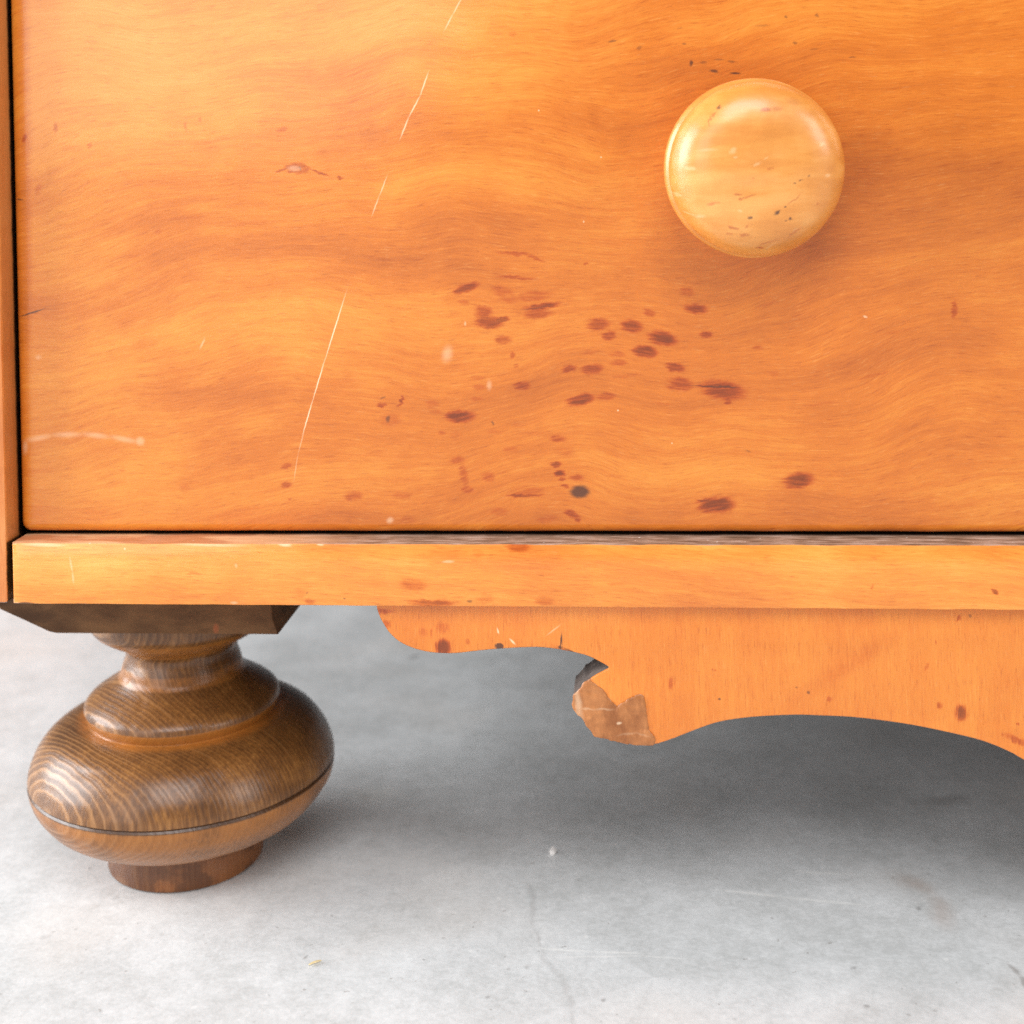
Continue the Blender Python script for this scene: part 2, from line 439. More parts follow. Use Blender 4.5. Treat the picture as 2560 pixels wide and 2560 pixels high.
def knob_material():
    t = NT("turned_beech")
    o = t.obj()
    x, y, z = t.sep(o)
    mm = 1000
    p = t.comb(t.math('MULTIPLY', x, 40.0), t.math('MULTIPLY', y, 120.0), t.math('MULTIPLY', z, 210.0))
    a = t.noise(p, 1.0, 4.0, 0.6)
    b = t.noise(t.vmath('SCALE', o), 1.0)
    c = t.noise(o, 55.0, 3.0, 0.55)
    col = t.ramp(t.rng(t.math('ADD', t.math('MULTIPLY', a, 0.6), t.math('MULTIPLY', c, 0.4)), 0.3, 0.7),
                 [(0.0, lin(206, 128, 52)), (0.5, lin(221, 145, 64)), (1.0, lin(233, 164, 86))])
    p2 = t.comb(x, z, 0.0)
    wob = t.noise(o, 700.0, 2.0, 0.6)
    ps = t.vmath('ADD', p2, t.comb(t.math('MULTIPLY', t.math('SUBTRACT', wob, 0.5), 0.0026),
                                   t.math('MULTIPLY', t.math('SUBTRACT', c, 0.5), 0.002), 0.0))
    q = lambda u, v: (1600 + u / 3.45, 160 + v / 3.45)
    st = []
    for (u, v, ru, rv, an, s) in [(1080, 400, 40, 22, 5, .6), (1170, 390, 50, 24, 0, .3), (840, 1120, 40, 10, -8, .5),
                                  (860, 1158, 35, 14, 0, .5), (930, 1140, 70, 8, 18, .5), (620, 1195, 60, 16, 10, .45),
                                  (1330, 1160, 90, 6, 36, .5), (800, 1400, 45, 14, -18, .55), (900, 1465, 45, 18, 10, .5),
                                  (920, 1385, 30, 14, 40, .4), (765, 1455, 25, 12, 0, .4), (1040, 1585, 35, 10, -6, .7),
                                  (600, 500, 10, 60, -15, .5), (640, 440, 8, 40, -20, .5), (1120, 905, 25, 10, 30, .4),
                                  (960, 985, 10, 10, 0, .4), (1540, 1210, 12, 12, 0, .4), (980, 1000, 300, 60, 0, .12),
                                  (1330, 320, 70, 40, -15, .25), (1340, 1450, 80, 12, 40, .35), (1100, 1540, 100, 8, 20, .35)]:
        X, Z = q(u, v)
        st.append((X, Z, ru / 3.45, rv / 3.45, an, s))
    s = t.spots(ps, px_spots(st, -0.017))
    col = t.mix(s, col, t.mix(1.0, col, lin(190, 112, 84), 'MULTIPLY'))
    bk = []
    for (u, v, ru, rv, an, s) in [(1175, 1275, 34, 18, 28, .9), (1250, 1228, 14, 10, 0, .8), (945, 1312, 28, 13, 15, .75),
                                  (1300, 1330, 20, 14, 15, .85), (680, 372, 30, 14, 45, .75), (1320, 1025, 10, 8, 0, .6),
                                  (1385, 1000, 22, 8, 25, .6), (1455, 965, 22, 8, 25, .6), (1262, 1352, 14, 8, 20, .5)]:
        X, Z = q(u, v)
        bk.append((X, Z, ru / 3.45, rv / 3.45, an, s))
    k = t.spots(ps, px_spots(bk, -0.017))
    col = t.mix(k, col, lin(76, 44, 34))
    li = []
    for (u, v, ru, rv, an, s) in [(790, 750, 40, 26, 30, .6), (820, 805, 18, 12, 0, .5), (1000, 865, 30, 12, 45, .5),
                                  (1085, 815, 26, 10, 40, .55), (580, 745, 90, 14, 5, .35), (430, 900, 50, 16, -10, .6),
                                  (320, 1115, 40, 20, -20, .6), (520, 1310, 40, 18, 0, .55), (430, 1290, 70, 8, -16, .5),
                                  (855, 1255, 22, 14, 0, .5), (1570, 695, 30, 20, 10, .5), (1620, 965, 26, 18, 0, .6),
                                  (1340, 1430, 30, 8, 40, .4), (1140, 1570, 60, 8, 30, .35)]:
        X, Z = q(u, v)
        li.append((X, Z, ru / 3.45, rv / 3.45, an, s))
    k = t.spots(ps, px_spots(li, -0.017))
    col = t.mix(t.math('MULTIPLY', k, 0.4), col, lin(255, 226, 178))
    t.put(t.bsdf.inputs['Base Color'], col)
    t.put(t.bsdf.inputs['Roughness'], t.math('ADD', 0.30, t.math('MULTIPLY', c, 0.20)))
    t.bsdf.inputs['Coat Weight'].default_value = 0.7
    t.bsdf.inputs['Coat Roughness'].default_value = 0.27
    d = t.noise(o, 160.0, 3.0, 0.55)
    nb = t.bump(a, 0.10, 0.0004)
    nb = t.bump(d, 0.22, 0.0009, nb)
    t.put(t.bsdf.inputs['Normal'], nb)
    return t.m


mat_knob = knob_material()


def ledge_material():
    """worn top edge of the rail, old varnish and bare chips"""
    t = NT("worn_rail_top")
    o = t.obj()
    x, y, z = t.sep(o)
    a = t.noise(t.comb(t.math('MULTIPLY', x, 90.0), t.math('MULTIPLY', y, 500.0), 0.0), 1.0, 4.0, 0.65)
    b = t.noise(t.comb(t.math('MULTIPLY', x, 28.0), t.math('MULTIPLY', y, 120.0), 4.0), 1.0, 3.0, 0.6)
    col = t.ramp(t.rng(a, 0.3, 0.7), [(0.0, lin(104, 78, 60)), (0.5, lin(146, 116, 96)), (1.0, lin(180, 154, 138))])
    left = t.rng(x, -0.060, -0.135)
    chips = t.math('MULTIPLY', t.rng(b, 0.42, 0.56), left)
    col = t.mix(t.math('MULTIPLY', left, 0.75), col, lin(206, 132, 82))
    col = t.mix(t.math('MULTIPLY', chips, 0.7), col, lin(232, 184, 136))
    specks = t.noise(o, 900.0, 1.0, 0.5)
    col = t.mix(t.math('MULTIPLY', t.rng(specks, 0.76, 0.8), 0.8), col, lin(235, 225, 215))
    col = t.mix(t.rng(t.math('ADD', y, t.math('MULTIPLY', t.math('SUBTRACT', a, 0.5), 0.002)), 0.0080, 0.0114), col, lin(34, 22, 14))  # gap shade under the drawer painted into the colour
    t.put(t.bsdf.inputs['Base Color'], col)
    t.bsdf.inputs['Roughness'].default_value = 0.62
    t.bsdf.inputs['Specular IOR Level'].default_value = 0.3
    t.put(t.bsdf.inputs['Normal'], t.bump(a, 0.5, 0.0006))
    return t.m


mat_ledge = ledge_material()


def plain(name, c1, c2, scale=120.0, rough=0.6, bump=0.3, stretch=(1, 1, 1), coat=0.0):
    t = NT(name)
    o = t.vmath('MULTIPLY', t.obj(), stretch)
    a = t.noise(o, scale, 4.0, 0.6)
    b = t.noise(o, scale * 6, 2.0, 0.6)
    f = t.math('ADD', t.math('MULTIPLY', a, 0.7), t.math('MULTIPLY', b, 0.3))
    t.put(t.bsdf.inputs['Base Color'], t.mix(t.rng(f, 0.32, 0.68), lin(*c1), lin(*c2)))
    t.bsdf.inputs['Roughness'].default_value = rough
    t.bsdf.inputs['Coat Weight'].default_value = coat
    t.put(t.bsdf.inputs['Normal'], t.bump(f, bump, 0.0006))
    return t.m


mat_inside = plain("dark_carcass", (44, 28, 18), (70, 46, 30), 60, 0.8)
mat_cut = plain("sawn_edge", (88, 78, 74), (120, 106, 98), 200, 0.7, 0.5)
mat_tail = plain("aged_pine_side", (170, 100, 52), (205, 130, 72), 40, 0.45, 0.2, (1, 1, 0.15))


def block_material():
    t = NT("stained_block")
    o = t.obj()
    a = t.noise(t.vmath('MULTIPLY', o, (60, 60, 160)), 1.0, 4.0, 0.65)
    b = t.noise(o, 35.0, 3.0, 0.6)
    f = t.math('ADD', t.math('MULTIPLY', a, 0.55), t.math('MULTIPLY', b, 0.45))
    col = t.mix(t.rng(f, 0.35, 0.65), lin(72, 46, 26), lin(114, 80, 50))
    sp = t.noise(o, 520.0, 1.0, 0.5)
    right = t.rng(t.sep(o)[0], -0.125, -0.10)
    col = t.mix(t.math('MULTIPLY', t.math('MULTIPLY', t.rng(sp, 0.70, 0.76), right), 0.8), col, lin(190, 160, 120))
    red = t.spots(t.comb(t.sep(o)[0], t.sep(o)[2], 0.0), px_spots([(540, 1572, 8, 14, 0, .7)], 0.025))
    col = t.mix(red, col, lin(150, 82, 50))
    t.put(t.bsdf.inputs['Base Color'], col)
    t.bsdf.inputs['Roughness'].default_value = 0.75
    t.bsdf.inputs['Specular IOR Level'].default_value = 0.25
    t.put(t.bsdf.inputs['Normal'], t.bump(f, 0.35, 0.0008))
    return t.m


mat_block = block_material()
FX = at(462, 1915, FOOT_Y).x


def foot_material():
    t = NT("stained_turned_wood")
    o = t.obj()
    x, y, z = t.sep(o)
    mm = 1000.0
    X = t.math('MULTIPLY', t.math('SUBTRACT', x, FX), mm)
    Y = t.math('MULTIPLY', t.math('SUBTRACT', y, FOOT_Y), mm)
    Z = t.math('MULTIPLY', z, mm)
    w1 = t.noise(t.comb(t.math('MULTIPLY', X, 0.03), t.math('MULTIPLY', Y, 0.03), t.math('MULTIPLY', Z, 0.02)), 1.0, 2.0, 0.5)
    w2 = t.noise(t.comb(t.math('MULTIPLY', X, 0.25), t.math('MULTIPLY', Y, 0.25), t.math('MULTIPLY', Z, 0.10)), 1.0, 2.0, 0.5)
    # growth rings: pith far off to the back right
    dx = t.math('ADD', X, -72.0)
    dy = t.math('ADD', Y, -93.0)
    r = t.math('SQRT', t.math('ADD', t.math('MULTIPLY', dx, dx), t.math('MULTIPLY', dy, dy)))
    r = t.math('ADD', r, t.math('MULTIPLY', t.math('SUBTRACT', w1, 0.5), 4.5))
    r = t.math('ADD', r, t.math('MULTIPLY', t.math('SUBTRACT', w2, 0.5), 0.6))
    w3 = t.noise(t.comb(t.math('MULTIPLY', r, 0.35), 0.0, 2.0), 1.0, 2.0, 0.5)
    r = t.math('ADD', r, t.math('MULTIPLY', t.math('SUBTRACT', w3, 0.5), 3.0))
    fr = t.math('FRACT', t.math('DIVIDE', r, 1.35))
    ring = t.math('MULTIPLY', t.rng(fr, 0.10, 0.62), t.rng(fr, 1.0, 0.90))
    streak = t.noise(t.comb(t.math('MULTIPLY', X, 1.1), t.math('MULTIPLY', Y, 1.1), t.math('MULTIPLY', Z, 0.12)), 1.0, 3.0, 0.6)
    blotch = t.noise(t.comb(t.math('MULTIPLY', X, 0.07), t.math('MULTIPLY', Y, 0.07), t.math('MULTIPLY', Z, 0.10)), 1.0, 3.0, 0.6)
    f = t.math('ADD', t.math('MULTIPLY', ring, 0.05), t.math('MULTIPLY', streak, 0.46))
    f = t.math('ADD', f, t.math('MULTIPLY', blotch, 0.55))
    col = t.ramp(t.rng(f, 0.32, 0.88), [(0.0, lin(80, 48, 20)), (0.45, lin(116, 74, 34)), (1.0, lin(158, 108, 54))])
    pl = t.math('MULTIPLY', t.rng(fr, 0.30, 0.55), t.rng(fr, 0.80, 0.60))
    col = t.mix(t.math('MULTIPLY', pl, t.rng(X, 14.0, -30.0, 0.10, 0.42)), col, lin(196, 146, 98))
    # orange bun underside and neck ring; bounce light painted on ovolo and collar rim
    def zband(z0, z1, s):
        return t.math('MULTIPLY', t.rng(Z, z0 - s, z0), t.rng(Z, z1 + s, z1))
    thin = t.math('MAXIMUM', t.math('MULTIPLY', zband(12.0, 29.0, 1.6), 0.72), zband(48.0, 51.0, 0.5))
    thin = t.math('MAXIMUM', thin, t.math('MULTIPLY', zband(61.2, 64.0, 0.9), 0.55))
    thin = t.math('MAXIMUM', thin, t.math('MULTIPLY', zband(71.0, 76.5, 1.2), 0.7))
    thin = t.math('MULTIPLY', thin, t.rng(t.math('ADD', blotch, t.math('MULTIPLY', streak, 0.3)), 0.45, 0.75, 0.4, 0.85))
    thin = t.math('MAXIMUM', thin, t.math('MULTIPLY', zband(48.3, 51.0, 0.4), 0.75))
    col = t.mix(thin, col, lin(172, 106, 42))
    base = t.rng(Z, 12.0, 11.0)
    col = t.mix(t.math('MULTIPLY', base, 0.7), col, t.mix(t.rng(blotch, 0.5, 0.62), lin(98, 54, 26), lin(138, 80, 40)))
    nick = t.spots(t.comb(x, z, 0.0), px_spots([(120, 2016, 9, 20, -20, .8), (150, 2040, 30, 7, -30, .5), (180, 2062, 26, 5, -20, .4)], FOOT_Y))
    col = t.mix(nick, col, lin(58, 34, 18))
    gr = zband(30.1, 30.9, 0.5)
    col = t.mix(t.math('MULTIPLY', gr, 0.85), col, lin(60, 36, 18))
    t.put(t.bsdf.inputs['Base Color'], col)
    t.put(t.bsdf.inputs['Roughness'], t.math('SUBTRACT', 0.43, t.math('MULTIPLY', ring, 0.10)))
    t.bsdf.inputs['Specular IOR Level'].default_value = 0.4
    t.bsdf.inputs['Coat Weight'].default_value = 0.3
    t.bsdf.inputs['Coat Roughness'].default_value = 0.30
    hh = t.math('ADD', t.math('MULTIPLY', ring, 1.0), t.math('MULTIPLY', streak, 0.35))
    t.put(t.bsdf.inputs['Normal'], t.bump(hh, 0.15, 0.0004))
    return t.m


mat_foot = foot_material()


def patch_material():
    t = NT("torn_veneer")
    o = t.obj()
    a = t.noise(o, 130.0, 4.0, 0.6)
    b = t.noise(t.vmath('MULTIPLY', o, (300, 300, 90)), 1.0, 3.0, 0.6)
    f = t.math('ADD', t.math('MULTIPLY', a, 0.6), t.math('MULTIPLY', b, 0.4))
    col = t.mix(t.rng(f, 0.34, 0.66), lin(140, 82, 40), lin(188, 122, 70))
    x, y, z = t.sep(o)
    p2 = t.comb(x, z, 0.0)
    wob = t.math('MULTIPLY', t.math('SUBTRACT', a, 0.5), 0.003)
    ps = t.vmath('ADD', p2, t.comb(wob, wob, 0.0))
    k = t.spots(ps, px_spots([(1543, 1811, 7, 4, 10, .5), (1448, 1752, 9, 40, 12, .35, .9)], AY)
                + px_line([(1448, 1766), (1490, 1768), (1530, 1774)], 3, .2, AY)
                + px_line([(1540, 1842), (1590, 1832), (1625, 1838)], 3, .12, AY))
    col = t.mix(k, col, lin(244, 216, 180))
    k = t.spots(ps, px_spots([(1590, 1852, 44, 14, 4, .45, .6)], AY))
    col = t.mix(k, col, lin(140, 84, 44))
    t.put(t.bsdf.inputs['Base Color'], col)
    t.bsdf.inputs['Roughness'].default_value = 0.36
    t.put(t.bsdf.inputs['Normal'], t.bump(f, 0.6, 0.0012))
    return t.m


mat_patch = patch_material()


def floor_material():
    t = NT("polished_concrete")
    o = t.obj()
    x, y, z = t.sep(o)
    a = t.noise(o, 7.0, 4.0, 0.6)
    b = t.noise(o, 34.0, 5.0, 0.62)
    c = t.noise(o, 210.0, 4.0, 0.65)
    d = t.noise(o, 620.0, 2.0, 0.6)
    f = t.math('ADD', t.math('MULTIPLY', a, 0.35), t.math('MULTIPLY', b, 0.38))
    f = t.math('ADD', f, t.math('MULTIPLY', c, 0.28))
    f = t.math('ADD', f, t.math('MULTIPLY', t.math('SUBTRACT', d, 0.5), 0.22))
    col = t.ramp(t.rng(f, 0.40, 0.66, 0, 1, smooth=False),
                 [(0.0, lin(194, 195, 194)), (0.5, lin(213, 214, 214)), (1.0, lin(228, 229, 229))])
    warm = t.noise(o, 14.0, 2.0, 0.5)
    col = t.mix(t.rng(warm, 0.50, 0.74, 0.0, 0.20), col, lin(200, 186, 172))
    col = t.mix(t.rng(d, 0.70, 0.80, 0.0, 0.5), col, lin(236, 235, 232))
    col = t.mix(t.rng(t.noise(o, 330.0, 2.0, 0.5), 0.70, 0.77, 0.0, 0.45), col, lin(128, 118, 110))
    vo = t.n('ShaderNodeTexVoronoi')
    t.put(vo.inputs['Vector'], o)
    vo.inputs['Scale'].default_value = 150.0
    grit = t.math('MULTIPLY', t.rng(vo.outputs['Distance'], 0.13, 0.06), t.rng(t.noise(o, 60.0, 2.0, 0.5), 0.5, 0.62))
    col = t.mix(t.math('MULTIPLY', grit, 0.25), col, lin(120, 110, 102))
    vo2 = t.n('ShaderNodeTexVoronoi')
    t.put(vo2.inputs['Vector'], t.vmath('ADD', o, (3.3, 1.7, 0)))
    vo2.inputs['Scale'].default_value = 110.0
    dust = t.math('MULTIPLY', t.rng(vo2.outputs['Distance'], 0.12, 0.05), t.rng(t.noise(o, 40.0, 2.0, 0.5), 0.48, 0.60))
    col = t.mix(t.math('MULTIPLY', dust, 0.35), col, lin(246, 245, 242))
    wob = t.math('MULTIPLY', t.math('SUBTRACT', b, 0.5), 0.012)
    ps = t.comb(t.math('ADD', x, wob), t.math('ADD', y, wob), 0.0)

    def fl(pts, wid):
        out = []
        P = [at_floor(*p) for p in pts]
        for p, q in zip(P, P[1:]):
            m = (p + q) / 2
            dd = q - p
            out.append((m.x, m.y, dd.length * 0.56, wid, math.degrees(math.atan2(dd.y, dd.x))))
        return out
    cr = [e + (.2, .9) for e in fl([(1310, 2210), (1345, 2320), (1362, 2372), (1395, 2440), (1425, 2525), (1445, 2600)], 0.0010)]
    cr += [e + (.6, .9) for e in fl([(2528, 2405), (2548, 2440), (2570, 2470)], 0.0012)]
    cr += [e + (.35, .9) for e in fl([(2430, 1990), (2300, 2010)], 0.004)]
    k = t.spots(ps, cr)
    col = t.mix(k, col, lin(134, 126, 120))
    wt = [e + (.42, .9) for e in fl([(1345, 2370), (1480, 2378), (1600, 2384)], 0.0006)]
    wt += [e + (.3, .9) for e in fl([(1400, 2392), (1600, 2390), (1720, 2398)], 0.0005)]
    wt += [e + (.38, .9) for e in fl([(1800, 2225), (1960, 2244), (2160, 2262)], 0.0008)]
    wt += [e + (.35, .9) for e in fl([(1980, 2178), (2130, 2186)], 0.0008)]
    k = t.spots(t.comb(t.math('ADD', x, t.math('MULTIPLY', wob, 0.15)), t.math('ADD', y, t.math('MULTIPLY', wob, 0.15)), 0.0), wt)
    col = t.mix(k, col, lin(246, 244, 240))
    # rusty scuffs and a few dark specks
    sc = [e + (.30, .9) for e in fl([(2240, 2190), (2330, 2240), (2370, 2320)], 0.004)]
    k = t.spots(ps, sc)
    col = t.mix(k, col, lin(160, 130, 108))
    dk = []
    for (px, py, rr, s) in [(1035, 1642, .0035, .55), (910, 1992, .004, .3), (2290, 2275, .0012, .6), (1510, 2500, .0011, .6),
                            (2160, 2520, .0012, .6), (1330, 2412, .0016, .4), (760, 2395, .001, .6), (835, 2287, .001, .5),
                            (280, 2248, .0016, .3), (2135, 2420, .001, .5), (1205, 2500, .001, .5), (120, 2340, .002, .25)]:
        q = at_floor(px, py)
        dk.append((q.x, q.y, rr * 0.7, rr * 0.8, 0, s * 0.7, .8))
    k = t.spots(ps, dk)
    col = t.mix(k, col, lin(92, 84, 78))
    lt = []
    for (px, py, rr, s) in [(930, 1988, .006, .4), (955, 1980, .004, .4)]:
        q = at_floor(px, py)
        lt.append((q.x, q.y, rr * 1.6, rr, 0, s, .9))
    k = t.spots(ps, lt)
    col = t.mix(k, col, lin(220, 218, 212))
    t.put(t.bsdf.inputs['Base Color'], col)
    t.put(t.bsdf.inputs['Roughness'], t.math('ADD', 0.34, t.math('MULTIPLY', b, 0.3)))
    t.put(t.bsdf.inputs['Normal'], t.bump(f, 0.12, 0.002))
    return t.m


mat_floor = floor_material()


# ------------------------------------------------------------------ mesh helpers
def link(name, bm, mats, parent=None, smooth=True, sharp=None):
    me = bpy.data.meshes.new(name)
    bmesh.ops.recalc_face_normals(bm, faces=bm.faces[:])
    bm.to_mesh(me)
    bm.free()
    for m in (mats if isinstance(mats, (list, tuple)) else [mats]):
        me.materials.append(m)
    if smooth:
        if not any(p.use_smooth for p in me.polygons):      # slabs mark their own flat faces
            me.polygons.foreach_set("use_smooth", [True] * len(me.polygons))
        me.set_sharp_from_angle(angle=math.radians(sharp or 38))
    o = bpy.data.objects.new(name, me)
    COL.objects.link(o)
    if parent is not None:
        o.parent = parent
        o.matrix_parent_inverse = world_of(parent).inverted()
    return o


def world_of(o):
    m = o.matrix_basis.copy()
    while o.parent is not None:
        m = o.parent.matrix_basis @ o.matrix_parent_inverse @ m
        o = o.parent
    return m


def box_bm(x0, x1, y0, y1, z0, z1, bev=0.001, seg=2, bm=None):
    new = bm is None
    bm = bm or bmesh.new()
    vs = [bm.verts.new((x, y, z)) for x in (x0, x1) for y in (y0, y1) for z in (z0, z1)]
    idx = [(0, 1, 3, 2), (4, 6, 7, 5), (0, 4, 5, 1), (2, 3, 7, 6), (0, 2, 6, 4), (1, 5, 7, 3)]
    fs = [bm.faces.new([vs[i] for i in f]) for f in idx]
    if bev:
        es = list({e for f in fs for e in f.edges})
        bmesh.ops.bevel(bm, geom=es, offset=bev, segments=seg, affect='EDGES', profile=0.5)
    return bm


def catmull(pts, n, closed=False):
    out = []
    N = len(pts)
    rng = range(N if closed else N - 1)
    for i in rng:
        p0 = Vector(pts[(i - 1) % N] if (closed or i > 0) else pts[0])
        p1, p2 = Vector(pts[i]), Vector(pts[(i + 1) % N])
        p3 = Vector(pts[(i + 2) % N] if (closed or i + 2 < N) else pts[N - 1])
        for k in range(n):
            t = k / n
            out.append(0.5 * ((2 * p1) + (p2 - p0) * t + (2 * p0 - 5 * p1 + 4 * p2 - p3) * t * t + (3 * p1 - p0 - 3 * p2 + p3) * t ** 3))
    if not closed:
        out.append(Vector(pts[-1]))
    return out


def lathe_bm(profile, seg, place):
    """profile of (radius, height); place(r*cos, r*sin, h) -> point"""
    bm = bmesh.new()
    rings = []
    for r, h in profile:
        if r < 1e-6:
            rings.append([bm.verts.new(place(0, 0, h))])
        else:
            rings.append([bm.verts.new(place(r * math.cos(2 * math.pi * k / seg), r * math.sin(2 * math.pi * k / seg), h)) for k in range(seg)])
    for a, b in zip(rings, rings[1:]):
        for k in range(seg):
            j = (k + 1) % seg
            if len(a) == 1 and len(b) > 1:
                bm.faces.new((a[0], b[k], b[j]))
            elif len(b) == 1 and len(a) > 1:
                bm.faces.new((a[k], b[0], a[j]))
            elif len(a) > 1:
                bm.faces.new((a[k], b[k], b[j], a[j]))
    return bm


def tag(o, label, cat):
    o['label'] = label
    o['category'] = cat


# ------------------------------------------------------------------ the setting: concrete floor
bm = bmesh.new()
R = 4.0
n = 24
g = [[bm.verts.new((-R + 2 * R * i / n, -R + 2 * R * j / n, 0)) for j in range(n + 1)] for i in range(n + 1)]
for i in range(n):
    for j in range(n):
        bm.faces.new((g[i][j], g[i + 1][j], g[i + 1][j + 1], g[i][j + 1]))
floor = link("floor", bm, mat_floor, smooth=False)
floor['kind'] = 'structure'
floor['label'] = "pale grey concrete floor with fine scratches and specks"

# ------------------------------------------------------------------ chest of drawers
Z_RB = at(900, 1516, 0).z          # rail bottom
Z_RT = at(1280, 1360, 0).z         # rail top
X_RL = at(30, 1440, 0).x           # rail left end
X_SR = at(17, 1440, 0).x         # stile right side
X_MID = at(3120, 1400, 0).x        # centre line of the chest (outside the frame)
mir = lambda x: 2 * X_MID - x
DEPTH = 0.46
TOP = 0.62
X_OUT = X_SR - 0.020               # outer left side

chest = bpy.data.objects.new("chest_of_drawers", None)
COL.objects.link(chest)
chest.location = (X_MID, DEPTH / 2, 0)
tag(chest, "honey orange pine chest of drawers with dark bun foot and scalloped apron", "chest of drawers")

# carcass: sides, bottom board, back, all behind the front frame
bm = box_bm(X_OUT + 0.001, X_SR - 0.0015, 0.0225, DEPTH, Z_RB + 0.0006, TOP, 0.0008, 1)
link("side_panel", bm, mat_tail, chest)
bm = box_bm(mir(X_SR - 0.0015), mir(X_OUT + 0.001), 0.0225, DEPTH, Z_RB + 0.0006, TOP, 0.0008, 1)
link("side_panel", bm, mat_tail, chest)
bm = box_bm(X_SR - 0.001, mir(X_SR - 0.001), 0.0225, DEPTH - 0.013, Z_RB + 0.001, Z_RB + 0.013, 0)
link("bottom_board", bm, mat_inside, chest)
bm = box_bm(X_SR - 0.001, mir(X_SR - 0.001), DEPTH - 0.0125, DEPTH - 0.002, Z_RB + 0.001, TOP - 0.002, 0)
link("back_panel", bm, mat_inside, chest)
bm = box_bm(X_OUT - 0.012, mir(X_OUT - 0.012), -0.012, DEPTH, TOP + 0.001, TOP + 0.022, 0.004, 3)
link("chest_top", bm, mat_tail, chest)

# stiles
for s in (0, 1):
    a, b = (X_OUT, X_SR) if s == 0 else (mir(X_SR), mir(X_OUT))
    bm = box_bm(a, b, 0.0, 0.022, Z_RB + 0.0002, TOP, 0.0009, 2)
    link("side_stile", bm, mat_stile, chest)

# bottom rail, with worn top edge (second material on its upper side)
bm = box_bm(X_RL, mir(X_RL), 0.0, 0.022, Z_RB, Z_RT, 0)
top_edges = [e for e in bm.edges if all(v.co.y < 0.001 for v in e.verts)]
bmesh.ops.subdivide_edges(bm, edges=[e for e in bm.edges if abs(e.verts[0].co.x - e.verts[1].co.x) > 0.1], cuts=260, use_grid_fill=True)
front = [e for e in bm.edges if all(abs(v.co.y) < 1e-6 for v in e.verts)
         and (all(abs(v.co.z - Z_RT) < 1e-6 for v in e.verts) or all(abs(v.co.z - Z_RB) < 1e-6 for v in e.verts)
              or all(abs(v.co.x - X_RL) < 1e-6 for v in e.verts))]
bmesh.ops.bevel(bm, geom=front, offset=0.0007, segments=2, affect='EDGES', profile=0.5)
for f in bm.faces:
    c = f.calc_center_median()
    if f.normal.z > 0.8 and c.z > Z_RT - 0.0006:
        f.material_index = 1
for v in bm.verts:                                   # hand-worn arris
    if v.co.z > Z_RT - 0.0012 and v.co.y < 0.0012:
        k = mnoise.noise(Vector((v.co.x * 90, 0, 0))) * 0.00022 + mnoise.noise(Vector((v.co.x * 420, 5, 0))) * 0.00010
        v.co.z += k
    if v.co.z < Z_RB + 0.0012 and v.co.y < 0.0012:
        v.co.z += mnoise.noise(Vector((v.co.x * 120, 9, 0))) * 0.00016
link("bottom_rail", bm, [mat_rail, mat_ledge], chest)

# drawer front: rounded slab, set back in the frame
X_DL = at(49, 1290, DY).x
Z_DB = at(1280, 1333, DY).z
Z_DT = at(1280, -620, DY).z


def rounded_rect(x0, x1, z0, z1, rb, rt, n=8):
    out = []
    for cx, cz, a0, r in ((x1 - rt, z1 - rt, 0, rt), (x0 + rt, z1 - rt, 90, rt), (x0 + rb, z0 + rb, 180, rb), (x1 - rb, z0 + rb, 270, rb)):
        for k in range(n + 1):
            a = math.radians(a0 + 90 * k / n)
            out.append((cx + r * math.cos(a), cz + r * math.sin(a)))
    return out


def slab(outline, y0, y1, inset_rings):
    """outline in xz, front at y0. inset_rings: (inset, dy) from the side wall to the face"""
    bm = bmesh.new()
    cx = sum(p[0] for p in outline) / len(outline)
    N = len(outline)
    # inward normals
    nrm = []
    for i in range(N):
        a, b = Vector(outline[i - 1]), Vector(outline[(i + 1) % N])
        d = (b - a).normalized()
        nrm.append(Vector((-d.y, d.x)))
    rings = [[bm.verts.new((p[0], y1, p[1])) for p in outline]]
    for ins, dy in inset_rings:
        rings.append([bm.verts.new((p[0] + q.x * ins, y0 + dy, p[1] + q.y * ins)) for p, q in zip(outline, nrm)])
    for a, b in zip(rings, rings[1:]):
        for i in range(N):
            j = (i + 1) % N
            bm.faces.new((a[i], a[j], b[j], b[i])).smooth = True
    bm.faces.new(rings[-1])
    bm.faces.new(list(reversed(rings[0])))
    return bm


rr = rounded_rect(X_DL, mir(X_DL), Z_DB, Z_DT, 0.0030, 0.002)
rr = [Vector(p) for p in rr]
_b = [Vector((X_DL + 0.006 + (mir(X_DL) - X_DL - 0.012) * k / 150, Z_DB)) for k in range(151)]
for q in _b:                                          # worn lower edge
    q.y += mnoise.noise(Vector((q.x * 70, 2, 0))) * 0.00016 + mnoise.noise(Vector((q.x * 300, 4, 0))) * 0.00008
rr = rr[:27] + _b + rr[27:]
bm = slab(rr, DY, DY + 0.019, [(0.0, 0.0030), (0.00015, 0.0019), (0.0005, 0.0010), (0.0010, 0.00045), (0.0017, 0.00012), (0.0026, 0.0)])
drawer = link("drawer_front", bm, mat_drawer, chest)

# an upper drawer divider and next drawer lie above the frame, for a camera that steps aside
bm = box_bm(X_RL, mir(X_RL), 0.0, 0.022, Z_DT + 0.0015, Z_DT + 0.018, 0.0008, 2)
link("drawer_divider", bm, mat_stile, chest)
bm = box_bm(X_DL, mir(X_DL), DY, DY + 0.019, Z_DT + 0.020, TOP - 0.004, 0.0012, 2)
link("upper_drawer_front", bm, mat_drawer, chest)

# knobs: turned, flat-domed face over a thin back bead
K0 = at(1880, 415, -0.012)


